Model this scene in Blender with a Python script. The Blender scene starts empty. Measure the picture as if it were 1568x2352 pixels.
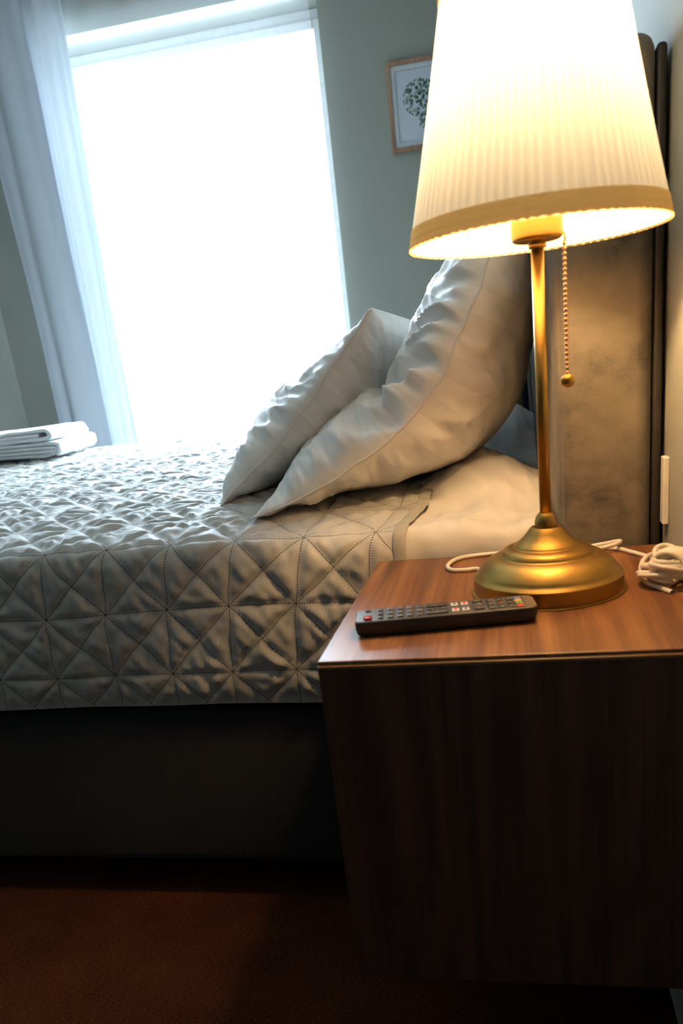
import bpy, bmesh, math, random
import numpy as np
from mathutils import Vector, Matrix

# ------------------------------------------------------------------ camera, sky, exposure
scene = bpy.context.scene
COL = scene.collection
IMG_W, IMG_H = 1568.0, 2352.0
FPX, PPX, PPY = 1785.15, 846.32, 1456.285
pitch, roll, yaw = 0.330701878, -0.110951616, -0.201588533
def cam_axes():
    cy, sy = math.cos(yaw), math.sin(yaw)
    Ry = np.array([[cy, -sy, 0], [sy, cy, 0], [0, 0, 1]])
    B = np.array([[1, 0, 0], [0, 0, -1], [0, 1, 0.]])
    cp, sp = math.cos(pitch), math.sin(pitch)
    Rp = np.array([[1, 0, 0], [0, cp, -sp], [0, sp, cp]])
    cr, sr = math.cos(roll), math.sin(roll)
    Rr = np.array([[cr, -sr, 0], [sr, cr, 0], [0, 0, 1]])
    return Rr @ Rp @ B @ Ry
_M = cam_axes()
cam_d = bpy.data.cameras.new('camera')
cam = bpy.data.objects.new('camera', cam_d)
COL.objects.link(cam)
rot = Matrix(((_M[0][0], -_M[1][0], -_M[2][0]), (_M[0][1], -_M[1][1], -_M[2][1]), (_M[0][2], -_M[1][2], -_M[2][2])))
cam.matrix_world = Matrix.Translation((0, 0, 0.897)) @ rot.to_4x4()
cam_d.sensor_fit = 'HORIZONTAL'
cam_d.sensor_width = 24.0
cam_d.lens = FPX / IMG_W * 24.0
cam_d.shift_x = -(PPX - IMG_W / 2) / IMG_W
cam_d.shift_y = (PPY - IMG_H / 2) / IMG_W
cam_d.clip_start = 0.02
cam_d.dof.use_dof = True
cam_d.dof.focus_distance = 1.32
cam_d.dof.aperture_fstop = 5.6
scene.camera = cam

world = bpy.data.worlds.new('overcast_sky')
scene.world = world
world.use_nodes = True
bg = world.node_tree.nodes['Background']
bg.inputs[0].default_value = (0.71, 0.86, 1.0, 1)
bg.inputs[1].default_value = 53.0

scene.view_settings.view_transform = 'Standard'
scene.view_settings.look = 'None'
scene.view_settings.gamma = 1.0
scene.view_settings.use_curve_mapping = False
scene.view_settings.exposure = 0.0

# window portal: guides sky sampling through the window opening
WX0, WX1, WZ0, WZ1 = -1.86, -0.665, 0.12, 2.305
pl = bpy.data.lights.new('window_portal', 'AREA')
pl.shape = 'RECTANGLE'; pl.size = WX1 - WX0; pl.size_y = WZ1 - WZ0
pl.cycles.is_portal = True
po = bpy.data.objects.new('window_portal', pl)
po.location = ((WX0 + WX1) / 2, 3.90, (WZ0 + WZ1) / 2)
po.rotation_euler = (-math.pi / 2, 0, 0)
COL.objects.link(po)

BULB_STRENGTH = 540.0
BULB_COLOR = (1.0, 0.60, 0.262, 1)

rng = np.random.default_rng(7)
random.seed(7)

# ------------------------------------------------------------------ helpers
_perm = rng.permutation(4096)
def _hash(ix, iy, seed):
    return _perm[(_perm[(ix + seed * 131) & 4095] + iy) & 4095]
def noise2(x, y, seed=0):
    x = np.asarray(x, float); y = np.asarray(y, float)
    x, y = np.broadcast_arrays(x, y)
    ix = np.floor(x).astype(int); iy = np.floor(y).astype(int)
    fx = x - ix; fy = y - iy
    u = fx * fx * fx * (fx * (fx * 6 - 15) + 10); v = fy * fy * fy * (fy * (fy * 6 - 15) + 10)
    def g(a, b, dx, dy):
        h = _hash(a, b, seed) / 4096.0 * 2 * math.pi
        return np.cos(h) * dx + np.sin(h) * dy
    n00 = g(ix, iy, fx, fy); n10 = g(ix + 1, iy, fx - 1, fy)
    n01 = g(ix, iy + 1, fx, fy - 1); n11 = g(ix + 1, iy + 1, fx - 1, fy - 1)
    return ((n00 * (1 - u) + n10 * u) * (1 - v) + (n01 * (1 - u) + n11 * u) * v) * 1.5
def fbm(x, y, seed=0, octv=3):
    s = 0; a = 1.0
    for i in range(octv):
        s = s + a * noise2(np.asarray(x) * 2 ** i, np.asarray(y) * 2 ** i, seed + i); a *= 0.5
    return s
def sstep(a, b, x):
    t = np.clip((np.asarray(x, float) - a) / (b - a), 0, 1)
    return t * t * (3 - 2 * t)

def finish(name, me, mat=None, parent=None, smooth=True, loc=None):
    if mat is not None:
        me.materials.append(mat)
    if smooth:
        me.polygons.foreach_set('use_smooth', [True] * len(me.polygons))
    me.update()
    o = bpy.data.objects.new(name, me)
    COL.objects.link(o)
    if parent is not None:
        o.parent = parent
    if loc is not None:
        o.location = loc
    return o
def tag(o, label=None, cat=None, group=None, kind=None):
    if label: o['label'] = label
    if cat: o['category'] = cat
    if group: o['group'] = group
    if kind: o['kind'] = kind
    return o
def thing(name, label, cat, loc=(0, 0, 0), rotz=0.0):
    o = bpy.data.objects.new(name, None)
    COL.objects.link(o)
    o.location = loc; o.rotation_euler = (0, 0, rotz)
    o.empty_display_size = 0.05
    return tag(o, label, cat)
def grid_mesh(name, P, uv=None, close_u=False, close_v=False):
    nu, nv = P.shape[:2]
    idx = np.arange(nu * nv).reshape(nu, nv)
    a = idx if not close_u else np.vstack([idx, idx[:1]])
    a = a if not close_v else np.hstack([a, a[:, :1]])
    f = np.stack([a[:-1, :-1], a[1:, :-1], a[1:, 1:], a[:-1, 1:]], -1).reshape(-1, 4)
    me = bpy.data.meshes.new(name)
    me.from_pydata(P.reshape(-1, 3).tolist(), [], f.tolist())
    if uv is not None:
        l = me.uv_layers.new(name='uv')
        U = uv.reshape(-1, 2)[f.reshape(-1)]
        l.data.foreach_set('uv', U.astype(np.float32).ravel())
    return me
def bm_mesh(name, bm):
    me = bpy.data.meshes.new(name)
    bmesh.ops.recalc_face_normals(bm, faces=bm.faces)
    bm.to_mesh(me); bm.free()
    return me
def add_box(bm, lo, hi, bev=0.0, seg=2):
    r = bmesh.ops.create_cube(bm, size=1.0)
    vs = r['verts']
    for v in vs:
        v.co = Vector([lo[i] + (v.co[i] + 0.5) * (hi[i] - lo[i]) for i in range(3)])
    if bev > 0:
        es = list({e for v in vs for e in v.link_edges})
        bmesh.ops.bevel(bm, geom=es, offset=bev, segments=seg, affect='EDGES', profile=0.5)
def box(name, lo, hi, mat, parent=None, bev=0.0, seg=2, smooth=False):
    bm = bmesh.new(); add_box(bm, lo, hi, bev, seg)
    o = finish(name, bm_mesh(name, bm), mat, parent, smooth)
    return o
def lathe(name, prof, n=64, mat=None, parent=None, caps=True, rfun=None):
    prof = np.array(prof, float)
    th = np.linspace(0, 2 * math.pi, n, endpoint=False)
    r = prof[:, 0][None, :]; z = prof[:, 1][None, :]
    R = r * np.ones((n, 1))
    if rfun is not None: R = R + rfun(th)[:, None] * (R > 1e-6)
    P = np.stack([R * np.cos(th)[:, None], R * np.sin(th)[:, None], np.broadcast_to(z, R.shape)], -1)
    me = grid_mesh(name, P, close_u=True)
    return finish(name, me, mat, parent)
def catmull(pts, n):
    pts = np.array(pts, float)
    p = np.vstack([2 * pts[0] - pts[1], pts, 2 * pts[-1] - pts[-2]])
    k = len(pts) - 1
    t = np.linspace(0, k, n); i = np.minimum(t.astype(int), k - 1); f = (t - i)[:, None]
    a, b, c, d = p[i], p[i + 1], p[i + 2], p[i + 3]
    return 0.5 * ((2 * b) + (-a + c) * f + (2 * a - 5 * b + 4 * c - d) * f ** 2 + (-a + 3 * b - 3 * c + d) * f ** 3)
def tube_mesh(name, pts, r, n=96, seg=10, smoothpath=True):
    c = catmull(pts, n) if smoothpath else np.array(pts, float)
    n = len(c)
    t = np.gradient(c, axis=0); t /= np.linalg.norm(t, axis=1)[:, None] + 1e-12
    up = np.array([0.13, 0.21, 0.97]); nrm = np.zeros_like(c)
    cur = up - t[0] * (up @ t[0]); cur /= np.linalg.norm(cur)
    for i in range(n):
        cur = cur - t[i] * (cur @ t[i]); cur /= np.linalg.norm(cur) + 1e-12
        nrm[i] = cur
    bi = np.cross(t, nrm)
    th = np.linspace(0, 2 * math.pi, seg, endpoint=False)
    P = c[:, None, :] + r * (np.cos(th)[None, :, None] * nrm[:, None, :] + np.sin(th)[None, :, None] * bi[:, None, :])
    return grid_mesh(name, P, close_v=True)
def join_meshes(name, mes):
    V = []; Fc = []; off = 0
    for m in mes:
        V += [tuple(v.co) for v in m.vertices]
        Fc += [tuple(i + off for i in p.vertices) for p in m.polygons]
        off += len(m.vertices)
        bpy.data.meshes.remove(m)
    me = bpy.data.meshes.new(name); me.from_pydata(V, [], Fc)
    return me

# ------------------------------------------------------------------ materials
class NT:
    def __init__(self, name):
        self.m = bpy.data.materials.new(name); self.m.use_nodes = True
        self.t = self.m.node_tree
        self.b = self.t.nodes['Principled BSDF']; self.out = self.t.nodes['Material Output']
    def n(self, typ, **kw):
        x = self.t.nodes.new(typ)
        for k, v in kw.items():
            if k.startswith('i_'):
                key = k[2:]
                x.inputs[int(key) if key.isdigit() else key].default_value = v
            else: setattr(x, k, v)
        return x
    def l(self, a, b): self.t.links.new(a, b)
    def math(self, op, a, b=None, c=None):
        x = self.t.nodes.new('ShaderNodeMath'); x.operation = op
        for i, v in enumerate((a, b, c)):
            if v is None: continue
            if isinstance(v, (int, float)): x.inputs[i].default_value = v
            else: self.l(v, x.inputs[i])
        return x.outputs[0]
    def ramp(self, fac, stops):
        r = self.t.nodes.new('ShaderNodeValToRGB'); e = r.color_ramp.elements
        e[0].position, e[0].color = stops[0][0], stops[0][1]
        e[1].position, e[1].color = stops[-1][0], stops[-1][1]
        for p, c in stops[1:-1]:
            k = e.new(p); k.color = c
        self.l(fac, r.inputs[0]); return r.outputs[0]
    def noise(self, scale, detail=2.0, vec=None, rough=0.5):
        x = self.n('ShaderNodeTexNoise'); x.inputs['Scale'].default_value = scale
        x.inputs['Detail'].default_value = detail; x.inputs['Roughness'].default_value = rough
        if vec is not None: self.l(vec, x.inputs['Vector'])
        return x.outputs['Fac']
    def coord(self, kind='Object', scale=None):
        tc = self.n('ShaderNodeTexCoord').outputs[kind]
        if scale is None: return tc
        mp = self.n('ShaderNodeMapping'); mp.inputs['Scale'].default_value = scale
        self.l(tc, mp.inputs['Vector']); return mp.outputs['Vector']
    def bump(self, h, strength=0.3, dist=0.001):
        b = self.n('ShaderNodeBump'); b.inputs['Strength'].default_value = strength
        b.inputs['Distance'].default_value = dist
        self.l(h, b.inputs['Height']); self.l(b.outputs[0], self.b.inputs['Normal'])
        return b.outputs[0]
def C(r, g, b): return (r, g, b, 1)
def plain(name, col, rough=0.5, metal=0.0, spec=0.5, noise_amt=0.06, nscale=30.0):
    t = NT(name)
    f = t.noise(nscale, 3, t.coord())
    t.l(t.ramp(f, [(0.3, C(*[c * (1 - noise_amt) for c in col])), (0.7, C(*[min(1, c * (1 + noise_amt)) for c in col]))]), t.b.inputs['Base Color'])
    t.b.inputs['Roughness'].default_value = rough; t.b.inputs['Metallic'].default_value = metal
    t.b.inputs['Specular IOR Level'].default_value = spec
    return t
def wood(name, grain_axis, dark, mid, light, rough=0.38, sc=1.0):
    t = NT(name)
    s = [26 * sc, 26 * sc, 26 * sc]; s[grain_axis] = 1.1 * sc
    v = t.coord('Object', tuple(s))
    big = t.noise(1.4, 4, v, 0.6)
    s2 = [170 * sc] * 3; s2[grain_axis] = 3.5 * sc
    fine = t.noise(1.6, 3, t.coord('Object', tuple(s2)), 0.6)
    s3 = [7 * sc] * 3; s3[grain_axis] = 0.9 * sc
    cat = t.noise(1.0, 1.5, t.coord('Object', tuple(s3)))
    rings = t.math('FRACT', t.math('MULTIPLY', cat, 9.0))
    rings = t.math('ABSOLUTE', t.math('SUBTRACT', rings, 0.5))
    f = t.math('ADD', t.math('MULTIPLY', big, 0.55), t.math('ADD', t.math('MULTIPLY', fine, 0.33), t.math('MULTIPLY', rings, 0.24)))
    t.l(t.ramp(f, [(0.40, C(*dark)), (0.53, C(*mid)), (0.66, C(*light))]), t.b.inputs['Base Color'])
    t.b.inputs['Roughness'].default_value = rough
    t.bump(fine, 0.12, 0.0006)
    return t
def fabric(name, col, scale=900, sheen=0.3, rough=0.9, bump=0.25, var=0.08):
    t = NT(name)
    w = t.noise(scale, 2, t.coord())
    big = t.noise(6.0, 3, t.coord())
    f = t.math('ADD', t.math('MULTIPLY', w, 0.5), t.math('MULTIPLY', big, 0.5))
    t.l(t.ramp(f, [(0.35, C(*[c * (1 - var) for c in col])), (0.65, C(*[min(1, c * (1 + var)) for c in col]))]), t.b.inputs['Base Color'])
    t.b.inputs['Roughness'].default_value = rough
    t.b.inputs['Sheen Weight'].default_value = sheen
    t.bump(w, bump, 0.0006)
    return t

# wall paint
def wall_paint(name, col):
    t = plain(name, col, 0.85, 0, 0.25, 0.02, 2.0)
    h = t.noise(260, 3, t.coord())
    t.bump(h, 0.12, 0.0006)
    return t.m
M_WALL = wall_paint('grey_green_paint', (0.305, 0.312, 0.276))
M_CEIL = wall_paint('ceiling_paint', (0.50, 0.50, 0.48))
M_BACKW = wall_paint('dark_bounce_absorber', (0.05, 0.04, 0.035))  # invented dark colour for the unseen back wall, cuts bounce onto front faces
M_TRIM = plain('white_trim_paint', (0.62, 0.63, 0.62), 0.5).m
# carpet
t = NT('brown_carpet')
v = t.coord('Object', (1, 3, 1))
a = t.noise(160, 3, v, 0.7); b_ = t.noise(7, 3, t.coord()); c_ = t.noise(520, 2, t.coord())
f = t.math('ADD', t.math('MULTIPLY', a, 0.55), t.math('ADD', t.math('MULTIPLY', b_, 0.2), t.math('MULTIPLY', c_, 0.25)))
t.l(t.ramp(f, [(0.36, C(0.022, 0.006, 0.0025)), (0.5, C(0.085, 0.024, 0.008)), (0.66, C(0.17, 0.055, 0.018))]), t.b.inputs['Base Color'])
t.b.inputs['Roughness'].default_value = 1.0; t.b.inputs['Specular IOR Level'].default_value = 0.1
t.bump(t.math('ADD', a, c_), 0.8, 0.004)
M_CARPET = t.m

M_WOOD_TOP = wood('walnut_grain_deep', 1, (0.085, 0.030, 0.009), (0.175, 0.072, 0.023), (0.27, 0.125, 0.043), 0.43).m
M_WOOD_SHADED = wood('walnut_upright_shaded', 2, (0.046, 0.019, 0.012), (0.076, 0.032, 0.020), (0.108, 0.047, 0.030), 0.5).m  # same walnut as the top, with the front's shade put into its colour
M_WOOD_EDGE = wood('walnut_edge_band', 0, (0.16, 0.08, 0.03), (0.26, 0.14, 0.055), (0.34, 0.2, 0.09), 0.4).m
M_OAK = wood('pale_oak', 2, (0.22, 0.12, 0.07), (0.34, 0.19, 0.115), (0.42, 0.26, 0.16), 0.5).m
M_DARK = plain('dark_underside', (0.012, 0.010, 0.010), 0.7).m

# brass
t = NT('antique_brass')
f = t.noise(14, 4, t.coord())
t.l(t.ramp(f, [(0.3, C(0.39, 0.24, 0.058)), (0.7, C(0.48, 0.305, 0.09))]), t.b.inputs['Base Color'])
t.b.inputs['Metallic'].default_value = 1.0
t.l(t.ramp(t.noise(90, 3, t.coord()), [(0.3, C(0.34, 0.34, 0.34)), (0.7, C(0.43, 0.43, 0.43))]), t.b.inputs['Roughness'])
M_BRASS = t.m
M_COPPER = plain('pull_chain_metal', (0.72, 0.42, 0.22), 0.25, 1.0, nscale=200).m

# lampshade fabric (light really passes through it)
def shade_fabric(name, col, trans, thick, pleats=False):
    t = NT(name)
    f = t.noise(700, 2, t.coord())
    colr = t.ramp(f, [(0.3, C(*[c * 0.96 for c in col])), (0.7, C(*col))])
    d = t.n('ShaderNodeBsdfDiffuse'); tr = t.n('ShaderNodeBsdfTranslucent'); mx = t.n('ShaderNodeMixShader')
    t.l(colr, d.inputs[0])
    if pleats:      # overlapping folds of cloth let less light through
        uvn = t.n('ShaderNodeUVMap'); uvn.uv_map = 'uv'
        sp = t.n('ShaderNodeSeparateXYZ'); t.l(uvn.outputs[0], sp.inputs[0])
        w = t.math('ADD', t.math('MULTIPLY', t.math('SINE', sp.outputs[0]), 0.5), 0.5)
        cb = t.n('ShaderNodeCombineXYZ'); t.l(t.math('MULTIPLY', sp.outputs[0], 0.11), cb.inputs[0])
        w = t.math('MULTIPLY', w, t.noise(1.0, 3, cb.outputs[0]))
        t.l(t.ramp(w, [(0.08, C(*[c * 0.80 for c in trans])), (0.42, C(*trans))]), tr.inputs[0])
    else:
        tr.inputs[0].default_value = C(*trans)
    mx.inputs[0].default_value = thick
    t.l(d.outputs[0], mx.inputs[1]); t.l(tr.outputs[0], mx.inputs[2]); t.l(mx.outputs[0], t.out.inputs[0])
    return t.m
M_SHADE = shade_fabric('cream_pleated_fabric', (0.82, 0.74, 0.62), (0.45, 0.525, 0.61), 0.15, True)
M_TRIMBAND = shade_fabric('cream_trim_ribbon', (0.70, 0.57, 0.34), (0.90, 0.70, 0.34), 0.55)

# velvet quilt with dashed stitch lines, uv in quilt cells
CELL = 0.1065
t = NT('silver_velvet_quilt')
uvn = t.n('ShaderNodeUVMap'); uvn.uv_map = 'uv'
sp = t.n('ShaderNodeSeparateXYZ'); t.l(uvn.outputs[0], sp.inputs[0])
A, Bc = sp.outputs[0], sp.outputs[1]
def linemask(dist_expr, along_expr, scale):
    fr = t.math('FRACT', dist_expr)
    d = t.math('MINIMUM', fr, t.math('SUBTRACT', 1.0, fr))
    d = t.math('MULTIPLY', d, scale)
    ln = t.math('LESS_THAN', d, 0.0085)
    al = t.math('FRACT', t.math('MULTIPLY', along_expr, 27.0))
    return t.math('MULTIPLY', ln, t.math('LESS_THAN', al, 0.55))
sm = t.math('ADD', A, Bc); df = t.math('SUBTRACT', A, Bc)
m1 = linemask(A, Bc, 1.0); m2 = linemask(Bc, A, 1.0)
m3 = linemask(sm, t.math('MULTIPLY', df, 0.707), 0.707); m4 = linemask(df, t.math('MULTIPLY', sm, 0.707), 0.707)
mk = t.math('MAXIMUM', t.math('MAXIMUM', m1, m2), t.math('MAXIMUM', m3, m4))
nap = t.noise(9, 3, t.coord()); fine = t.noise(650, 2, t.coord())
base = t.ramp(t.math('ADD', t.math('MULTIPLY', nap, 0.6), t.math('MULTIPLY', fine, 0.4)), [(0.36, C(0.36, 0.36, 0.34)), (0.64, C(0.50, 0.50, 0.475))])
mix = t.n('ShaderNodeMix', data_type='RGBA'); t.l(mk, mix.inputs[0]); t.l(base, mix.inputs[6]); mix.inputs[7].default_value = C(0.06, 0.052, 0.042)
t.l(mix.outputs[2], t.b.inputs['Base Color'])
t.b.inputs['Roughness'].default_value = 0.66
t.b.inputs['Sheen Weight'].default_value = 0.6; t.b.inputs['Sheen Roughness'].default_value = 0.35
t.bump(fine, 0.2, 0.0006)
M_QUILT = t.m
M_QHEM = fabric('quilt_hem_binding', (0.30, 0.30, 0.27), 700, 0.4, 0.75).m

# white cotton with woven satin stripes (uv.x in metres along the pillow)
def striped_cotton(name, col, period, depth):
    t = NT(name)
    uvn = t.n('ShaderNodeUVMap'); uvn.uv_map = 'uv'
    sp = t.n('ShaderNodeSeparateXYZ'); t.l(uvn.outputs[0], sp.inputs[0])
    fr = t.math('FRACT', t.math('DIVIDE', sp.outputs[0], period))
    st = t.math('LESS_THAN', fr, 0.5)
    wv = t.noise(1100, 1, t.coord())
    mix = t.n('ShaderNodeMix', data_type='RGBA'); t.l(st, mix.inputs[0])
    mix.inputs[6].default_value = C(*col); mix.inputs[7].default_value = C(*[c * depth for c in col])
    t.l(mix.outputs[2], t.b.inputs['Base Color'])
    t.l(t.ramp(st, [(0.0, C(0.5, 0.5, 0.5)), (1.0, C(0.75, 0.75, 0.75))]), t.b.inputs['Roughness'])
    t.b.inputs['Sheen Weight'].default_value = 0.1
    t.bump(wv, 0.08, 0.0004)
    return t.m
M_PILLOW = striped_cotton('white_satin_stripe_cotton', (0.80, 0.78, 0.75), 0.062, 0.92)
M_SHEET = fabric('white_cotton_sheet', (0.60, 0.59, 0.565), 1000, 0.1, 0.8, 0.1, 0.03).m
M_TOWEL = fabric('white_terry', (0.72, 0.74, 0.76), 420, 0.4, 1.0, 0.8, 0.08).m
M_BASE = fabric('charcoal_bed_fabric', (0.012, 0.012, 0.014), 800, 0.1, 0.95, 0.4, 0.3).m
# headboard velvet with brushed nap patches
t = NT('taupe_velvet')
w = t.noise(5.5, 5, t.coord('Object', (1, 1.0, 1.3)), 0.62)
fine = t.noise(520, 2, t.coord('Object', (1, 1, 2)))
f = t.math('ADD', t.math('MULTIPLY', w, 0.85), t.math('MULTIPLY', fine, 0.15))
t.l(t.ramp(f, [(0.38, C(0.030, 0.027, 0.024)), (0.47, C(0.10, 0.088, 0.070)), (0.60, C(0.150, 0.130, 0.100))]), t.b.inputs['Base Color'])
t.b.inputs['Roughness'].default_value = 0.8; t.b.inputs['Sheen Weight'].default_value = 0.12
t.bump(fine, 0.3, 0.0008)
M_VELVET = t.m
M_BLACK = plain('black_backing', (0.010, 0.009, 0.009), 0.6).m
M_CORD = plain('white_plastic_cord', (0.74, 0.68, 0.58), 0.42).m
M_PLATE = plain('white_plastic', (0.75, 0.73, 0.68), 0.4).m

# sheer curtain
def sheer(name, col, transp, transl):
    t = NT(name)
    d = t.n('ShaderNodeBsdfDiffuse'); tl = t.n('ShaderNodeBsdfTranslucent'); tp = t.n('ShaderNodeBsdfTransparent')
    w = t.noise(300, 1, t.coord())
    cr = t.ramp(w, [(0.3, C(*[c * 0.97 for c in col])), (0.7, C(*col))])
    t.l(cr, d.inputs[0]); t.l(cr, tl.inputs[0])
    m1 = t.n('ShaderNodeMixShader'); m2 = t.n('ShaderNodeMixShader')
    m1.inputs[0].default_value = transl; m2.inputs[0].default_value = transp
    t.l(d.outputs[0], m1.inputs[1]); t.l(tl.outputs[0], m1.inputs[2])
    t.l(m1.outputs[0], m2.inputs[1]); t.l(tp.outputs[0], m2.inputs[2]); t.l(m2.outputs[0], t.out.inputs[0])
    return t.m
M_SHEER = sheer('white_voile', (0.80, 0.83, 0.86), 0.88, 0.25)
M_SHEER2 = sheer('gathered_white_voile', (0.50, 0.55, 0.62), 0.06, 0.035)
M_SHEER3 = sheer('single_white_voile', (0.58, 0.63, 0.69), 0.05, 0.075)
# glass
t = NT('window_glass')
g = t.n('ShaderNodeBsdfGlossy'); g.inputs['Roughness'].default_value = 0.02
tp = t.n('ShaderNodeBsdfTransparent'); tp.inputs[0].default_value = C(0.95, 0.97, 0.97)
fr = t.n('ShaderNodeFresnel'); fr.inputs[0].default_value = 1.35
mx = t.n('ShaderNodeMixShader'); t.l(fr.outputs[0], mx.inputs[0]); t.l(tp.outputs[0], mx.inputs[1]); t.l(g.outputs[0], mx.inputs[2]); t.l(mx.outputs[0], t.out.inputs[0])
M_GLASS = t.m

# ------------------------------------------------------------------ the room
YW, XW, XL, YB, ZC = 3.60, 0.2033, -2.31, -3.40, 2.60
def struct(o):
    o['kind'] = 'structure'; return o
struct(box('floor', (XL - 0.3, YB - 0.2, -0.06), (XW + 0.2, YW + 0.28, 0.0), M_CARPET))
struct(box('ceiling', (XL - 0.3, YB - 0.2, ZC), (XW + 0.2, YW + 0.28, ZC + 0.08), M_CEIL))
struct(box('wall_headboard', (XW, YB - 0.2, 0.0), (XW + 0.15, YW + 0.28, ZC), M_WALL))
struct(box('wall_foot', (XL - 0.15, YB - 0.2, 0.0), (XL, YW + 0.28, ZC), M_WALL))
struct(box('wall_back', (XL, YB - 0.15, 0.0), (XW, YB, ZC), M_BACKW))  # out of view, darkened to dim light bounced at the nightstand and bed
bm = bmesh.new()
add_box(bm, (XL, YW, 0), (WX0, YW + 0.28, ZC)); add_box(bm, (WX1, YW, 0), (XW, YW + 0.28, ZC))
add_box(bm, (WX0, YW, WZ1), (WX1, YW + 0.28, ZC)); add_box(bm, (WX0, YW, 0), (WX1, YW + 0.28, WZ0))
struct(finish('wall_window', bm_mesh('wall_window', bm), M_WALL, None, False))
struct(box('baseboard_headboard', (XW - 0.012, YB, 0.0), (XW, YW, 0.07), M_TRIM, None, 0.003))
struct(box('baseboard_window', (WX1 + 0.03, YW - 0.012, 0.0), (XW - 0.012, YW, 0.07), M_TRIM, None, 0.003))
# window: outer frame, sash frame, panes, mullion
win = bpy.data.objects.new('window_1', None); COL.objects.link(win); win.location = ((WX0 + WX1) / 2, 3.82, WZ0)
win['kind'] = 'structure'; win['label'] = 'tall white framed window behind the sheer curtain'
def wpart(name, lo, hi, mat, bev=0.004):
    o = box(name, lo, hi, mat, None, bev); o.parent = win
    o.matrix_parent_inverse = Matrix.Translation(win.location).inverted(); return o
y0, y1 = 3.80, 3.86
wpart('frame_head', (WX0, y0, WZ1 - 0.04), (WX1, y1, WZ1), M_TRIM)
wpart('frame_foot', (WX0, y0, WZ0), (WX1, y1, WZ0 + 0.06), M_TRIM)
wpart('frame_jamb', (WX0, y0, WZ0 + 0.06), (WX0 + 0.03, y1, WZ1 - 0.04), M_TRIM)
wpart('frame_jamb', (WX1 - 0.03, y0, WZ0 + 0.06), (WX1, y1, WZ1 - 0.04), M_TRIM)
wpart('sash_stile', (WX0 + 0.03, y0 - 0.012, WZ0 + 0.06), (WX0 + 0.06, y1 - 0.02, WZ1 - 0.04), M_TRIM)
wpart('sash_stile', (WX1 - 0.06, y0 - 0.012, WZ0 + 0.06), (WX1 - 0.03, y1 - 0.02, WZ1 - 0.04), M_TRIM)
wpart('sash_rail', (WX0 + 0.06, y0 - 0.012, WZ1 - 0.075), (WX1 - 0.06, y1 - 0.02, WZ1 - 0.04), M_TRIM)
wpart('sash_rail', (WX0 + 0.06, y0 - 0.012, WZ0 + 0.06), (WX1 - 0.06, y1 - 0.02, WZ0 + 0.12), M_TRIM)
wpart('pane', (WX0 + 0.06, y0 + 0.015, WZ0 + 0.12), (WX1 - 0.06, y0 + 0.019, WZ1 - 0.075), M_GLASS, 0)

# ------------------------------------------------------------------ curtains
rail = thing('curtain_rail', 'white ceiling rail carrying the sheer curtains', 'curtain rail', (-1.38, 3.50, 2.56))
bm = bmesh.new(); add_box(bm, (-0.92, -0.03, 0.0), (0.92, 0.03, 0.04), 0.004)
finish('track', bm_mesh('track', bm), M_TRIM, rail, False)
def curtain(name, x0t, x1t, x0b, x1b, yc, amp, nf, ztop, zbot, mat, label, seed, dens=None, cu=700, cv=60, flare=0.0):
    u = np.linspace(0, 1, cu)[:, None]; v = np.linspace(0, 1, cv)[None, :]
    w = u if dens is None else dens(u)
    xt = x0t + (x1t - x0t) * w; xb = x0b + (x1b - x0b) * w
    x = xt * (1 - v) + xb * v
    ph = 2 * math.pi * nf * u
    a = amp * (0.65 + 0.35 * v) * (0.7 + 0.6 * noise2(u * nf * 0.5, v * 1.2, seed))
    y = yc + a * np.sin(ph + 0.7 * noise2(u * 4, v * 2.0, seed + 3)) + 0.35 * a * np.sin(2.3 * ph + 1.0 + 1.5 * v)
    x = x + 0.4 * a * np.cos(ph) + 0.010 * noise2(u * 3 + 0 * v, v * 3, seed + 5)
    z = ztop + (zbot - ztop) * v + 0 * u
    P = np.stack([x, y, z], -1)
    root = thing(name, label, 'curtain', (float((x0b + x1b) / 2), yc, zbot))
    P = P - np.array(root.location)
    finish('cloth', grid_mesh('cloth', P), mat, root)
    hb = P[:, :3].copy()[:, ::1][:, :2]
    return root
# main sheer: broad flat drop over the glass, gathered at both ends
def dens_main(u):
    return u + 0.035 * np.sin(2 * math.pi * u) * -1
curtain('sheer_curtain', -1.86, -0.685, -1.90, -0.672, 3.535, 0.012, 6, 2.56, 0.03, M_SHEER,
        'thin white sheer curtain hanging across the bright window', 21, None, 900, 60)
gc = curtain('gathered_curtain', -2.10, -1.845, -2.06, -1.835, 3.475, 0.026, 1.3, 2.56, 0.03, M_SHEER2,
        'gathered white voile curtain at the window side nearest the towels', 35, None, 320, 70)
inner = curtain('inner_drop', -1.885, -1.655, -1.865, -1.765, 3.505, 0.016, 1.6, 2.56, 0.03, M_SHEER3, 'x', 39, None, 300, 70)
cl = inner.children[0]
cl.name = 'inner_drop'; cl.parent = gc
cl.location = inner.location - gc.location
bpy.data.objects.remove(inner)

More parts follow.
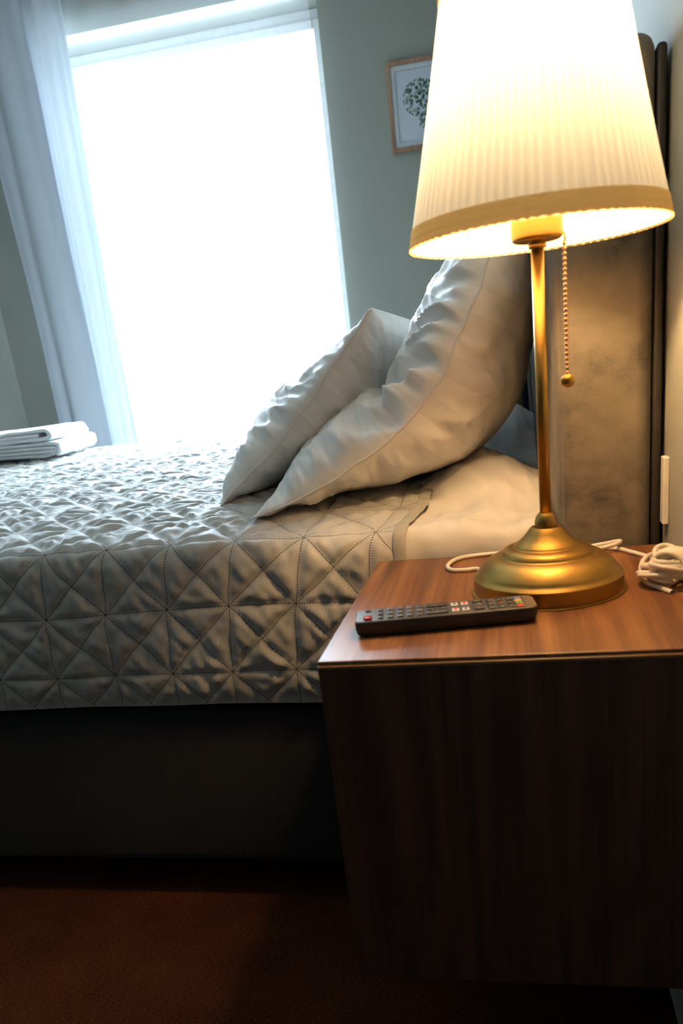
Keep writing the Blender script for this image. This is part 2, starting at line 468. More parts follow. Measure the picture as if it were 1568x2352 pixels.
# ------------------------------------------------------------------ framed print
pic = thing('picture_frame', 'oak framed leafy tree print hanging on the grey wall', 'picture', (-0.29, YW, 1.692))
fx, fz = 0.124, 0.310
bm = bmesh.new(); add_box(bm, (-fx, -0.022, 0.0), (-fx + 0.015, -0.001, fz), 0.0015); finish('frame_side', bm_mesh('frame_side', bm), M_OAK, pic, False)
bm = bmesh.new(); add_box(bm, (fx - 0.015, -0.022, 0.0), (fx, -0.001, fz), 0.0015); finish('frame_side', bm_mesh('frame_side', bm), M_OAK, pic, False)
bm = bmesh.new(); add_box(bm, (-fx + 0.015, -0.022, fz - 0.015), (fx - 0.015, -0.001, fz), 0.0015); finish('frame_rail', bm_mesh('frame_rail', bm), M_OAK, pic, False)
bm = bmesh.new(); add_box(bm, (-fx + 0.015, -0.022, 0.0), (fx - 0.015, -0.001, 0.015), 0.0015); finish('frame_rail', bm_mesh('frame_rail', bm), M_OAK, pic, False)
M_MAT = plain('white_mount_card', (0.58, 0.62, 0.66), 0.8).m
bm = bmesh.new()
mi = 0.030
add_box(bm, (-fx + 0.015, -0.012, 0.015), (-fx + mi, -0.006, fz - 0.015)); add_box(bm, (fx - mi, -0.012, 0.015), (fx - 0.015, -0.006, fz - 0.015))
add_box(bm, (-fx + mi, -0.012, fz - mi), (fx - mi, -0.006, fz - 0.015)); add_box(bm, (-fx + mi, -0.012, 0.015), (fx - mi, -0.006, mi))
finish('mount', bm_mesh('mount', bm), M_MAT, pic, False)
t = NT('tree_print')
tc = t.coord('Object'); sp = t.n('ShaderNodeSeparateXYZ'); t.l(tc, sp.inputs[0])
vor = t.n('ShaderNodeTexVoronoi'); vor.inputs['Scale'].default_value = 82; t.l(tc, vor.inputs['Vector'])
dots = t.math('LESS_THAN', vor.outputs['Distance'], 0.58)
dx = t.math('DIVIDE', t.math('SUBTRACT', sp.outputs[0], 0.004), 0.074); dz = t.math('DIVIDE', t.math('SUBTRACT', sp.outputs[2], 0.180), 0.068)
rr = t.math('ADD', t.math('MULTIPLY', dx, dx), t.math('MULTIPLY', dz, dz))
inn = t.math('LESS_THAN', t.math('ADD', rr, t.math('MULTIPLY', t.noise(45, 1, tc), 0.35)), 1.1)
tail = t.math('MULTIPLY', t.math('LESS_THAN', t.math('ABSOLUTE', t.math('SUBTRACT', sp.outputs[0], 0.012)), 0.02), t.math('MULTIPLY', t.math('GREATER_THAN', sp.outputs[2], 0.075), t.math('LESS_THAN', sp.outputs[2], 0.17)))
mk = t.math('MULTIPLY', dots, t.math('MAXIMUM', inn, tail))
sc_ = t.n('ShaderNodeSeparateColor'); t.l(vor.outputs['Color'], sc_.inputs[0])
leafc = t.ramp(sc_.outputs[0], [(0.1, C(0.03, 0.06, 0.055)), (0.6, C(0.10, 0.17, 0.14)), (0.95, C(0.26, 0.34, 0.30))])
mix = t.n('ShaderNodeMix', data_type='RGBA'); t.l(mk, mix.inputs[0]); mix.inputs[6].default_value = C(0.52, 0.57, 0.64); t.l(leafc, mix.inputs[7])
t.l(mix.outputs[2], t.b.inputs['Base Color']); t.b.inputs['Roughness'].default_value = 0.7
bm = bmesh.new(); add_box(bm, (-fx + 0.016, -0.005, 0.016), (fx - 0.016, -0.003, fz - 0.016)); finish('print', bm_mesh('print', bm), t.m, pic, False)

# ------------------------------------------------------------------ bed (base, mattress, headboard)
BY0, BY1 = 1.105, 2.90
bed = thing('bed', 'wide bed with charcoal base and tall taupe velvet headboard', 'bed', (-0.95, 2.0, 0.0))
def bpart(name, me_or_bm, mat, smooth=True):
    me = bm_mesh(name, me_or_bm) if isinstance(me_or_bm, bmesh.types.BMesh) else me_or_bm
    o = finish(name, me, mat, bed, smooth)
    o.matrix_parent_inverse = Matrix.Translation(bed.location).inverted(); return o
bm = bmesh.new(); add_box(bm, (-1.96, BY0 + 0.012, 0.082), (0.055, BY1 - 0.012, 0.398), 0.018, 3); bpart('base', bm, M_BASE)
for sx in (-1.85, -0.9, -0.08):
    for sy in (1.32, 2.7):
        bm = bmesh.new(); add_box(bm, (sx - 0.03, sy - 0.03, 0.0), (sx + 0.03, sy + 0.03, 0.084), 0.004); bpart('leg', bm, M_BLACK)
bm = bmesh.new(); add_box(bm, (-1.95, BY0 + 0.022, 0.400), (0.052, BY1 - 0.02, 0.648), 0.035, 4); bpart('mattress', bm, M_SHEET)
# headboard: puffed upholstered block
def puffed_box(name, lo, hi, rad, puff, seed, n=34):
    lo = np.array(lo); hi = np.array(hi)
    bm = bmesh.new(); bmesh.ops.create_cube(bm, size=2.0)
    bmesh.ops.subdivide_edges(bm, edges=bm.edges[:], cuts=n, use_grid_fill=True)
    h = (hi - lo) / 2; c = (hi + lo) / 2
    co = np.array([v.co[:] for v in bm.verts])
    # concentrate samples near edges
    s = np.sign(co) * (1 - (1 - np.abs(co)) ** 1.6)
    p = s * h
    inner = np.maximum(h - rad, 1e-4)
    q = np.clip(p, -inner, inner); d = p - q
    ln = np.linalg.norm(d, axis=1); k = ln > 1e-9
    # map cube surface shell on to rounded box
    dn = np.zeros_like(d); dn[k] = d[k] / ln[k][:, None]
    p2 = q + dn * rad
    flat = ~k
    p = np.where(k[:, None], p2, p)
    fx = 1 - np.abs(s)
    bulge = puff * np.clip(fx[:, 1] * 4, 0, 1) * np.clip(fx[:, 2] * 4, 0, 1)
    p[:, 0] -= bulge * (co[:, 0] < -0.999)
    bs = puff * 0.6 * np.clip(fx[:, 0] * 3, 0, 1) * np.clip(fx[:, 2] * 6, 0, 1)
    p[:, 1] -= bs * (co[:, 1] < -0.999)
    w = 0.0035 * fbm(p[:, 2] * 5, p[:, 0] * 9 + p[:, 1] * 4, seed)
    p[:, 0] += w * (co[:, 0] < -0.99)
    for v, pp in zip(bm.verts, p + c): v.co = pp
    return bm
hb = puffed_box('headboard', (0.062, 1.102, 0.09), (0.187, 2.94, 1.228), 0.024, 0.007, 5)
hbo = bpart('headboard', hb, M_VELVET)
bm = bmesh.new(); add_box(bm, (0.186, 1.110, 0.05), (0.1975, 2.93, 1.212), 0.004, 2)
bk = finish('back_panel', bm_mesh('back_panel', bm), M_BLACK, hbo, False)
bk.matrix_parent_inverse = (bed.matrix_world if False else Matrix.Translation(bed.location)).inverted() @ Matrix.Translation(bed.location)
hbo['label'] = 'taupe velvet headboard with black backing'
# ------------------------------------------------------------------ bottom sheet (heightfield at the head end)
xs = np.linspace(-0.42, 0.058, 150); ys = np.concatenate([np.linspace(0, 1, 30) * 0 + 0, np.linspace(1.12, 2.88, 260)])
def sheet_h(x, y):
    z = 0.662 + 0.010 * sstep(1.12, 1.3, y)
    # bunched roll of sheet rising towards the headboard
    cr = 0.060 * np.exp(-((x + 0.035 + 0.25 * (y - 1.32)) / 0.085) ** 2) * sstep(1.17, 1.36, y) * (1 - sstep(1.5, 1.7, y))
    z = z + cr
    z = z + 0.085 * np.exp(-((x - 0.0) / 0.16) ** 2) * sstep(1.72, 1.84, y) * (1 - sstep(1.90, 2.02, y)) * (1 + 0.25 * noise2(x * 14, y * 5, 3))
    z = z + 0.007 * fbm(x * 11 + y * 6, y * 5, 9) + 0.007 * (1 - 2 * np.abs(noise2(x * 9 - y * 13, y * 5 + x * 7, 12))) + 0.004 * (1 - 2 * np.abs(noise2(x * 19 + y * 14, y * 9 - x * 8, 15)))
    return z
u = np.linspace(0, 1, 150); prof_n = 36
yv = np.concatenate([np.full(24, 1.103), np.linspace(1.105, 1.14, 12), np.linspace(1.15, 2.88, 230)])
X, Y = np.meshgrid(np.linspace(-0.42, 0.054, 150), yv, indexing='ij')
Z = sheet_h(X, np.maximum(Y, 1.105))
rr_ = np.clip((1.140 - Y) / 0.037, 0, 1)
Z = Z - 0.037 * (1 - np.sqrt(np.clip(1 - rr_ ** 2, 0, 1)))
drop = np.zeros(len(yv)); drop[:24] = np.linspace(0.20, 0.004, 24)
Z = Z - drop[None, :]
Y2 = Y + 0.004 * fbm(X * 14, Z * 8, 30) * (np.arange(len(yv))[None, :] < 24)
tuck = sstep(-0.172, -0.200, X)
Y2 = Y2 + 0.020 * tuck * (Y < 1.145)
Z = Z - 0.022 * tuck
sheet = thing('bed_sheet', 'rumpled white bottom sheet at the head end beneath the pillows', 'bed sheet', (-0.15, 2.0, 0.45))
finish('cloth', grid_mesh('cloth', np.stack([X, Y2, Z], -1) - np.array(sheet.location)), M_SHEET, sheet)

# ------------------------------------------------------------------ quilted bedspread
QX0, QX1 = -0.168, -1.985
sec = catmull([(1.100, 0.402), (1.094, 0.46), (1.092, 0.55), (1.094, 0.62), (1.099, 0.648), (1.113, 0.665), (1.150, 0.673), (1.22, 0.681), (1.40, 0.692), (1.8, 0.702), (2.4, 0.707), (2.78, 0.704), (2.87, 0.690), (2.912, 0.655), (2.920, 0.6), (2.922, 0.402)], 3000)
sl = np.concatenate([[0], np.cumsum(np.linalg.norm(np.diff(sec, axis=0), axis=1))])
NS, NX = 430, 330
# row phase: fold-edge row of stitches sits where z = 0.666
s_edge = sl[np.argmin(np.abs(sec[:, 1] - 0.666) + 10 * (sec[:, 0] > 1.3))]
s_targets = np.concatenate([np.linspace(0, 1.45, 300), np.linspace(1.45, sl[-1], NS - 300 + 1)[1:]])
yy = np.interp(s_targets, sl, sec[:, 0]); zz = np.interp(s_targets, sl, sec[:, 1])
ty = np.gradient(yy, s_targets); tz = np.gradient(zz, s_targets)
ln = np.hypot(ty, tz); ny, nz = -tz / ln, ty / ln
xr = np.linspace(0, 1, NX)
xq = QX0 + (QX1 - QX0) * xr
SS, XX = np.meshgrid(s_targets, xq)           # (NX, NS)
Bq = (SS - s_edge) / CELL; Aq = (XX + 0.311) / CELL
# lines drift a little, as hand laid fabric does
wa = 0.10 * noise2(Aq * 0.35, Bq * 0.35, 41); wb = 0.06 * noise2(Aq * 0.4, Bq * 0.4, 43)
Aw = Aq + wa + 0.10 * np.clip(-Bq, 0, 3); Bw = Bq + wb
def dl(t): fr = t - np.floor(t); return np.minimum(fr, 1 - fr)
d = np.minimum(np.minimum(dl(Aw), dl(Bw)), 0.707 * np.minimum(dl(Aw + Bw), dl(Aw - Bw)))
top = sstep(0.0, 0.9, Bq)
puff = 0.0046 * (1 - np.exp(-(d / 0.07) ** 1.2)) * (0.6 + 0.4 * top)
cellid = np.floor(Aw) * 17 + np.floor(Bw) * 3
ridge = lambda x, y, sd: 1 - np.abs(noise2(x, y, sd)) * 2
env = np.clip(d / 0.10, 0, 1)
wr = (0.0030 * noise2(Aw * 2.3 + Bw * 0.9, Bw * 1.1, 51) + 0.0022 * ridge(Aw * 3.2 + Bw * 2.2, Bw * 1.4 - Aw * 0.5, 57) * env
      + 0.0012 * noise2(Aw * 7, Bw * 5, 59) * env)
va = np.round(Aw); vb = np.round(Bw)
ra = Aw - va; rb = Bw - vb
phi = np.arctan2(rb, ra); rho = np.hypot(ra, rb)
hsh = _hash(va.astype(int) & 4095, vb.astype(int) & 4095, 9) / 4096.0
radial = noise2(phi * 3.4 + hsh * 57.0, hsh * 91.0 + rho * 1.5, 83) * np.clip(rho / 0.12, 0, 1) * np.exp(-(rho / 0.42) ** 2)
radial2 = noise2(phi * 7.5 + hsh * 31.0, hsh * 47.0 + rho * 2.0, 85) * np.clip(rho / 0.2, 0, 1) * np.exp(-(rho / 0.5) ** 2)
diag = noise2(Aw * 4.2 + Bw * 3.0, Aw * 0.9 - Bw * 1.3, 87)
wr = wr + 0.0034 * (1 - 2 * np.abs(diag)) * env + 0.0038 * radial * env + 0.0022 * radial2 * env
wr_top = (0.0028 * ridge(Bw * 4.5 + 0.6 * Aw, Aw * 1.1, 61) * env + 0.0024 * noise2(Bw * 9.0 + Aw * 1.2, Aw * 2.2, 63) * env
          + 0.0014 * noise2(Bw * 19.0, Aw * 4.0, 67) * env + 0.004 * noise2(Aw * 0.8, Bw * 0.8, 65) + 0.0034 * radial * env)
disp = puff + wr * (1 - top) + (wr_top + 0.3 * wr) * top
edge = sstep(0, 0.02, xr)[:, None]
disp = disp * (0.35 + 0.65 * edge)
bulk = 0.004 * noise2(XX * 3.0, SS * 3.0, 71) + 0.006 * noise2(XX * 1.1 + 5, SS * 1.1, 72)
N_y = ny[None, :]; N_z = nz[None, :]
Yq = yy[None, :] + (disp + bulk * 0.6) * N_y; Zq = zz[None, :] + (disp + bulk) * N_z
hemk = sstep(0.0, 0.035, SS); disp = disp * hemk
Yq = yy[None, :] + (disp + bulk * 0.6) * N_y; Zq = zz[None, :] + (disp + bulk * (0.25 + 0.75 * hemk)) * N_z
hemw = 0.003 * noise2(XX * 5, SS * 0 + 3, 75) * (1 - hemk)
Zq = Zq + hemw
Xq = XX + 0.0035 * noise2(Aw * 2, Bw * 2, 77) - 0.012 * sstep(0.30, 0.0, SS) * sstep(-0.5, -0.2, XX) + 0.022 * sstep(s_edge - 0.03, s_edge + 0.12, SS) * sstep(-0.5, -0.17, XX)
quilt = thing('bedspread', 'silver grey velvet bedspread quilted in stitched triangles', 'bedspread', (-1.05, 2.0, 0.40))
qv = np.stack([Xq, Yq, Zq], -1) - np.array(quilt.location)
finish('quilted_panel', grid_mesh('quilted_panel', qv[::-1], np.stack([Aw, Bw], -1)[::-1]), M_QUILT, quilt)
# foot drop
fy = np.linspace(1.10, 2.915, 120); fzv = np.linspace(0.402, 0.700, 30)
FY, FZ = np.meshgrid(fy, fzv, indexing='ij')
a2, b2 = FY / CELL, FZ / CELL
d2 = np.minimum(np.minimum(dl(a2), dl(b2)), 0.707 * np.minimum(dl(a2 + b2), dl(a2 - b2)))
FX = QX1 - 0.006 * (1 - np.exp(-(d2 / 0.09))) - 0.004 + 0.012 * sstep(0.66, 0.70, FZ)
finish('foot_panel', grid_mesh('foot_panel', np.stack([FX, FY, FZ], -1) - np.array(quilt.location), np.stack([a2, b2], -1)), M_QUILT, quilt)
# hem binding along the head edge
hx = Xq[0]; k = slice(0, 420)
off = np.array(quilt.location)
c = np.stack([Xq[0], Yq[0], Zq[0]], -1)[:400]
th = np.linspace(0, 2 * math.pi, 14, endpoint=False)
nvec = np.stack([np.zeros(400), ny[:400], nz[:400]], -1)
ring = c[:, None, :] + np.array([1, 0, 0])[None, None, :] * (0.0100 * np.cos(th) + 0.004)[None, :, None] + nvec[:, None, :] * (0.0028 * np.sin(th) + 0.001)[None, :, None]
finish('hem_binding', grid_mesh('hem_binding', ring - off, close_v=True), M_QHEM, quilt)

# ------------------------------------------------------------------ pillows
def pillow(name, label, cl, y0, D, tf, tb, seed, bend_fold=0.0, n_u=200, n_v=130, mat=None, skew=0.0, corner=0.03, pf=0.55, yaw=0.0, pucker=0.006):
    """cl: centre line points (x,z); near seam at y0; half thickness tf (front/up) and tb (back/down) as (u,val) lists"""
    cc = catmull(cl, 600); sl = np.concatenate([[0], np.cumsum(np.linalg.norm(np.diff(cc, axis=0), axis=1))]); L = sl[-1]
    # denser samples toward the near seam
    u = np.linspace(0, 1, n_u); s = u * L
    cx = np.interp(s, sl, cc[:, 0]); cz = np.interp(s, sl, cc[:, 1])
    tx = np.gradient(cx); tz = np.gradient(cz); m = np.hypot(tx, tz); tx /= m; tz /= m
    nx, nz = -tz, tx                                  # front normal (left / up of travel)
    v = np.linspace(0, 1, n_v) ** 1.25
    U, V = np.meshgrid(u, v, indexing='ij')
    shv = np.clip(1 - np.abs(2 * V - 1) ** 2.3, 0, 1) ** pf
    shu = np.clip(1 - np.abs(2 * U - 1) ** 4.5, 0, 1) ** 0.55
    inset = corner * np.sin(math.pi * U) ** 0.8
    yv = y0 + D * V + inset * (1 - 2 * V)
    ln_s = U * L; dn = V * D
    sides = []
    for sgn, tt, sd in ((1, tf, seed), (-1, tb, seed + 50)):
        T = np.interp(u, [p[0] for p in tt], [p[1] for p in tt])[:, None] * shv * shu
        se = np.exp(-dn / 0.07)
        # puckers leaving the seam and slack folds
        w = pucker * 1.5 * se * noise2(ln_s * 25 + 4 * dn, dn * 7, sd) + 0.5 * pucker * se * noise2(ln_s * 80 + dn * 25, dn * 12, sd + 2)
        gate = np.clip(0.35 + 1.3 * noise2(ln_s * 5.0 + 1.7, dn * 2, sd + 11), 0, 1) * np.exp(-((U - 0.48) / 0.30) ** 2)
        w = w + 1.9 * pucker * gate * np.exp(-((dn - 0.035) / 0.055) ** 2) * (1 - 2.2 * np.abs(noise2(ln_s * 19 + 9 * dn * sgn, dn * 5, sd + 13)))
        w = w + 0.007 * fbm(ln_s * 6 + dn * 3, dn * 5, sd + 4)
        if sgn > 0 and bend_fold > 0:
            g = np.exp(-((U - 0.50) / 0.26) ** 2)
            q = ln_s * 21 + 2.2 * noise2(dn * 6, ln_s * 4, sd + 7)
            w = w + bend_fold * g * (1 - np.abs(noise2(q, dn * 5.5 + 3, sd + 8)) * 2.6) * np.exp(-dn / 0.30)
        T = np.maximum(T + w * np.clip(shv * shu * 3.4, 0, 1), 0)
        px = cx[:, None] + sgn * T * nx[:, None]; pz = cz[:, None] + sgn * T * nz[:, None]
        # seam ripple
        rip = 0.003 * noise2(ln_s * 26, 0 * dn + 1.5, seed + 9) * np.exp(-dn / 0.02)
        px = px + rip * nx[:, None]; pz = pz + rip * nz[:, None]
        px = px + skew * dn
        sides.append(np.stack([px, yv, pz], -1))
    uv = np.stack([ln_s, dn], -1)
    A_ = grid_mesh('a', sides[0], uv); B_ = grid_mesh('b', sides[1][::-1], uv[::-1])
    bm = bmesh.new(); bm.from_mesh(A_); bm.from_mesh(B_)
    bmesh.ops.remove_doubles(bm, verts=bm.verts, dist=0.0004)
    bpy.data.meshes.remove(A_); bpy.data.meshes.remove(B_)
    root = thing(name, label, 'pillow', (float(cx.mean()), y0 + D / 2, float(cz.min())))
    bmesh.ops.translate(bm, verts=bm.verts, vec=-Vector(root.location))
    o = finish('pillowcase', bm_mesh('pillowcase', bm), mat or M_PILLOW, root)
    # seam cord
    sm = np.stack([cx + 0.0 * nx, np.full_like(cx, y0) + corner * np.sin(math.pi * u) ** 0.8 - 0.0006, cz], -1) - np.array(root.location)
    rip = 0.003 * noise2(u * L * 26, np.full_like(u, 1.5), seed + 9)
    sm[:, 0] += rip * nx; sm[:, 2] += rip * nz
    finish('seam', tube_mesh('seam', sm[2:-2:2], 0.0016, 0, 6, smoothpath=False), mat or M_PILLOW, root)
    return root
pillow('pillow', 'large white satin striped pillow bent up against the headboard',
       [(-0.407, 0.687), (-0.33, 0.711), (-0.263, 0.741), (-0.176, 0.790), (-0.105, 0.857), (-0.061, 0.930), (-0.027, 0.994), (0.000, 1.06), (0.012, 1.125)],
       1.165, 0.68,
       [(0, 0.06), (0.12, 0.095), (0.28, 0.100), (0.36, 0.090), (0.42, 0.060), (0.48, 0.074), (0.56, 0.088), (0.75, 0.095), (1, 0.07)], [(0, 0.010), (0.15, 0.030), (0.35, 0.085), (0.45, 0.122), (0.6, 0.126), (0.75, 0.102), (1, 0.05)], 101, bend_fold=0.024, pucker=0.010)
pillow('pillow', 'white pillow with a peaked corner propped behind the bent striped pillow',
       [(-0.508, 0.690), (-0.436, 0.748), (-0.366, 0.812), (-0.295, 0.885), (-0.240, 0.945), (-0.203, 0.982)],
       1.300, 0.68,
       [(0, 0.06), (0.10, 0.085), (0.25, 0.092), (0.5, 0.085), (0.75, 0.05), (1, 0.02)], [(0, 0.02), (0.3, 0.06), (0.6, 0.09), (1, 0.06)], 131, bend_fold=0.006, corner=0.022, pucker=0.006)
pillow('pillow', 'white pillow on the far side of the bed, mostly hidden behind the bent pillow',
       [(-0.36, 0.716), (-0.28, 0.732), (-0.20, 0.77), (-0.125, 0.83), (-0.07, 0.90), (-0.03, 0.98), (0.0, 1.04)],
       2.06, 0.68, [(0, 0.05), (0.3, 0.08), (0.7, 0.09), (1, 0.05)], [(0, 0.01), (0.3, 0.03), (0.6, 0.07), (1, 0.04)], 171, n_u=90, n_v=60)

# patterned cushion glimpsed between pillow and headboard
t = NT('teal_ochre_print')
vor = t.n('ShaderNodeTexVoronoi'); vor.inputs['Scale'].default_value = 16; t.l(t.coord('Object', (1, 1, 0.5)), vor.inputs['Vector'])
sc_ = t.n('ShaderNodeSeparateColor'); t.l(vor.outputs['Color'], sc_.inputs[0])
t.l(t.ramp(sc_.outputs[1], [(0.0, C(0.015, 0.03, 0.12)), (0.35, C(0.02, 0.12, 0.14)), (0.62, C(0.05, 0.02, 0.10)), (0.75, C(0.30, 0.20, 0.06)), (1.0, C(0.03, 0.18, 0.17))]), t.b.inputs['Base Color'])
t.b.inputs['Roughness'].default_value = 0.8
cu = thing('cushion', 'teal and ochre patterned cushion with pale edge glimpsed behind the pillows', 'cushion', (-0.072, 1.945, 0.735))
n = 40
U, V = np.meshgrid(np.linspace(-1, 1, n), np.linspace(-1, 1, n), indexing='ij')
T = 0.045 * (np.clip(1 - np.abs(U) ** 2.5, 0, 1) * np.clip(1 - np.abs(V) ** 2.5, 0, 1)) ** 0.5
px = 0.125 * U * (1 - 0.05 * (1 - V ** 2)); pz = 0.125 + 0.120 * V * (1 - 0.05 * (1 - U ** 2))
A_ = grid_mesh('a', np.stack([px, -T, pz], -1)); B_ = grid_mesh('b', np.stack([px, T, pz], -1)[::-1])
bm = bmesh.new(); bm.from_mesh(A_); bm.from_mesh(B_); bmesh.ops.remove_doubles(bm, verts=bm.verts, dist=0.0005)
finish('cover', bm_mesh('cover', bm), t.m, cu)
edge_pts = np.concatenate([np.stack([px[:, 0], 0 * px[:, 0], pz[:, 0]], -1), np.stack([px[-1, 1:], 0 * px[-1, 1:], pz[-1, 1:]], -1), np.stack([px[::-1, -1][1:], 0 * px[1:, 0], pz[::-1, -1][1:]], -1), np.stack([px[0, ::-1][1:], 0 * px[1:, 0], pz[0, ::-1][1:]], -1)])
finish('piping', tube_mesh('piping', edge_pts, 0.006, 0, 8, smoothpath=False), M_SHEET, cu)
cu.rotation_euler = (0, 0, 0)

# ------------------------------------------------------------------ folded towels
def towel(name, label, x_left, x_right, y0, y1, z0, path, th, seed):
    """path: ribbon centre line (x,z) of the folded cloth seen from its end"""
    c = catmull(path, 140)
    tg = np.gradient(c, axis=0); tg /= np.linalg.norm(tg, axis=1)[:, None]
    nm = np.stack([-tg[:, 1], tg[:, 0]], -1)
    out = np.vstack([c + nm * th / 2, (c - nm * th / 2)[::-1]])
    n = len(out); rows = 26
    yv = y0 + (y1 - y0) * np.linspace(0, 1, rows)
    P = np.zeros((rows, n, 3))
    for i, y in enumerate(yv):
        k = i / (rows - 1)
        end = 1 - 0.10 * (abs(2 * k - 1) ** 10)
        w = 0.0030 * fbm(out[:, 0] * 9 + 3, out[:, 1] * 30 + y * 7, seed)
        w2 = 0.004 * noise2(out[:, 0] * 5, np.full(n, y * 5), seed + 4)
        P[i, :, 0] = out[:, 0] - 0.10 * (y - y0) + w
        P[i, :, 1] = y + 0.006 * noise2(out[:, 0] * 12, out[:, 1] * 60, seed + 6)
        P[i, :, 2] = out[:, 1] + w + w2
    root = thing(name, label, 'towel', (x_right, (y0 + y1) / 2, z0))
    V = (P - np.array(root.location)).reshape(-1, 3).tolist()
    idx = np.arange(rows * n).reshape(rows, n); a = np.hstack([idx, idx[:, :1]])
    F_ = np.stack([a[:-1, :-1], a[1:, :-1], a[1:, 1:], a[:-1, 1:]], -1).reshape(-1, 4).tolist()
    m = len(c)
    for row in (0, rows - 1):
        for j in range(m - 1):
            q = [idx[row, j], idx[row, j + 1], idx[row, n - 2 - j], idx[row, n - 1 - j]]
            F_.append(q if row else q[::-1])
    me = bpy.data.meshes.new(name); me.from_pydata(V, [], F_)
    bm = bmesh.new(); bm.from_mesh(me); bmesh.ops.recalc_face_normals(bm, faces=bm.faces); bm.to_mesh(me); bm.free()
    finish('folded_cloth', me, M_TOWEL, root)
    return root
ZB = 0.722
towel('towel', 'folded white towel at the bottom of the stack on the bedspread', -1.93, -1.47, 2.42, 2.72, ZB,
      [(-1.52, ZB + 0.006), (-1.70, ZB + 0.006), (-1.93, ZB + 0.007), (-1.945, ZB + 0.013), (-1.93, ZB + 0.018), (-1.70, ZB + 0.018), (-1.50, ZB + 0.019), (-1.482, ZB + 0.025), (-1.50, ZB + 0.031), (-1.70, ZB + 0.030), (-1.93, ZB + 0.030), (-1.945, ZB + 0.036), (-1.93, ZB + 0.042), (-1.70, ZB + 0.042), (-1.49, ZB + 0.044), (-1.468, ZB + 0.034), (-1.466, ZB + 0.018), (-1.478, ZB + 0.006)], 0.0105, 201)
Z2 = ZB + 0.050
towel('towel', 'folded white towel lying on top of the stack', -1.93, -1.48, 2.42, 2.72, Z2,
      [(-1.93, Z2 + 0.008), (-1.70, Z2 + 0.008), (-1.51, Z2 + 0.009), (-1.492, Z2 + 0.020), (-1.496, Z2 + 0.030), (-1.52, Z2 + 0.036), (-1.70, Z2 + 0.033), (-1.93, Z2 + 0.027), (-1.95, Z2 + 0.022), (-1.93, Z2 + 0.018), (-1.70, Z2 + 0.020), (-1.53, Z2 + 0.021)], 0.012, 221)

# ------------------------------------------------------------------ nightstand
NX0, NX1, NY0, NY1, NZ0, NZT = -0.1963, 0.2023, 0.691, 1.0885, 0.240, 0.627
ns = thing('nightstand', 'walnut box nightstand fixed to the wall beside the bed', 'nightstand', ((NX0 + NX1) / 2, (NY0 + NY1) / 2, NZ0))
def npart(name, lo, hi, mat, bev=0.0015, parent=None):
    bm = bmesh.new(); add_box(bm, lo, hi, bev, 2)
    o = finish(name, bm_mesh(name, bm), mat, parent or ns, False)
    if parent is None: o.matrix_parent_inverse = Matrix.Translation(ns.location).inverted()
    return o
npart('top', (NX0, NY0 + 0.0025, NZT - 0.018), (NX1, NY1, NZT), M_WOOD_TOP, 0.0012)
fp = npart('drawer_front', (NX0, NY0, NZ0), (NX1, NY0 + 0.018, NZT - 0.0075), M_WOOD_SHADED, 0.001)
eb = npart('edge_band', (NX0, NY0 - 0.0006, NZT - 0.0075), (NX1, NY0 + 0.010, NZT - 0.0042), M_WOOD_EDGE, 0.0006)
npart('side', (NX0, NY0 + 0.019, NZ0), (NX0 + 0.018, NY1, NZT - 0.0185), M_WOOD_SHADED)
npart('side', (NX1 - 0.018, NY0 + 0.019, NZ0), (NX1, NY1, NZT - 0.0185), M_WOOD_SHADED)
npart('bottom', (NX0 + 0.018, NY0 + 0.019, NZ0), (NX1 - 0.018, NY1 - 0.01, NZ0 + 0.018), M_DARK)
npart('back', (NX0 + 0.018, NY1 - 0.01, NZ0), (NX1 - 0.018, NY1, NZT - 0.0185), M_DARK)

# ------------------------------------------------------------------ table lamp
LX, LY = 0.0362, 0.907
lamp = thing('table_lamp', 'brass table lamp with cream pleated shade standing on the nightstand', 'lamp', (LX, LY, NZT))
base_prof = [(0.0, 0.001), (0.083, 0.001), (0.0855, 0.002), (0.0862, 0.004), (0.0862, 0.0175), (0.0856, 0.0195), (0.0838, 0.0212), (0.0815, 0.0235), (0.079, 0.0275), (0.074, 0.0330), (0.068, 0.0380), (0.062, 0.0413), (0.0565, 0.0430), (0.0548, 0.0432), (0.0535, 0.0442), (0.0525, 0.0462), (0.0500, 0.0490), (0.0460, 0.0512), (0.0415, 0.0522), (0.0392, 0.0523), (0.0375, 0.0530), (0.0362, 0.0548), (0.0330, 0.0575), (0.0285, 0.0612), (0.0240, 0.0660), (0.0205, 0.0705), (0.0180, 0.0735), (0.0165, 0.0745), (0.0130, 0.0748)]
# resample profile smoothly
bp = catmull(base_prof, 150)
lathe('base', bp, 96, M_BRASS, lamp)
lathe('collar', catmull([(0.0, 0.0742), (0.0110, 0.0744), (0.0124, 0.0758), (0.0127, 0.0790), (0.0120, 0.0828), (0.0104, 0.0868), (0.0082, 0.0900), (0.0070, 0.0905), (0.0, 0.0905)], 60), 48, M_BRASS, lamp)
lathe('pole', [(0.0, 0.089), (0.0064, 0.089), (0.0064, 0.368), (0.0, 0.368)], 40, M_BRASS, lamp)
cup = lathe('socket_cup', catmull([(0.0, 0.3690), (0.0085, 0.3690), (0.0092, 0.3715), (0.0215, 0.3722), (0.0248, 0.3740), (0.0260, 0.3780), (0.0260, 0.405), (0.0250, 0.4065), (0.016, 0.407), (0.0, 0.407)], 80), 64, M_BRASS, lamp)
lathe('ferrule', [(0.0, 0.3655), (0.0088, 0.3655), (0.0094, 0.3675), (0.0088, 0.3705), (0.0, 0.3705)], 40, M_BRASS, lamp)
lathe('bulb_socket', [(0.0, 0.406), (0.0165, 0.406), (0.0165, 0.470), (0.013, 0.473), (0.0, 0.473)], 40, M_PLATE, lamp)
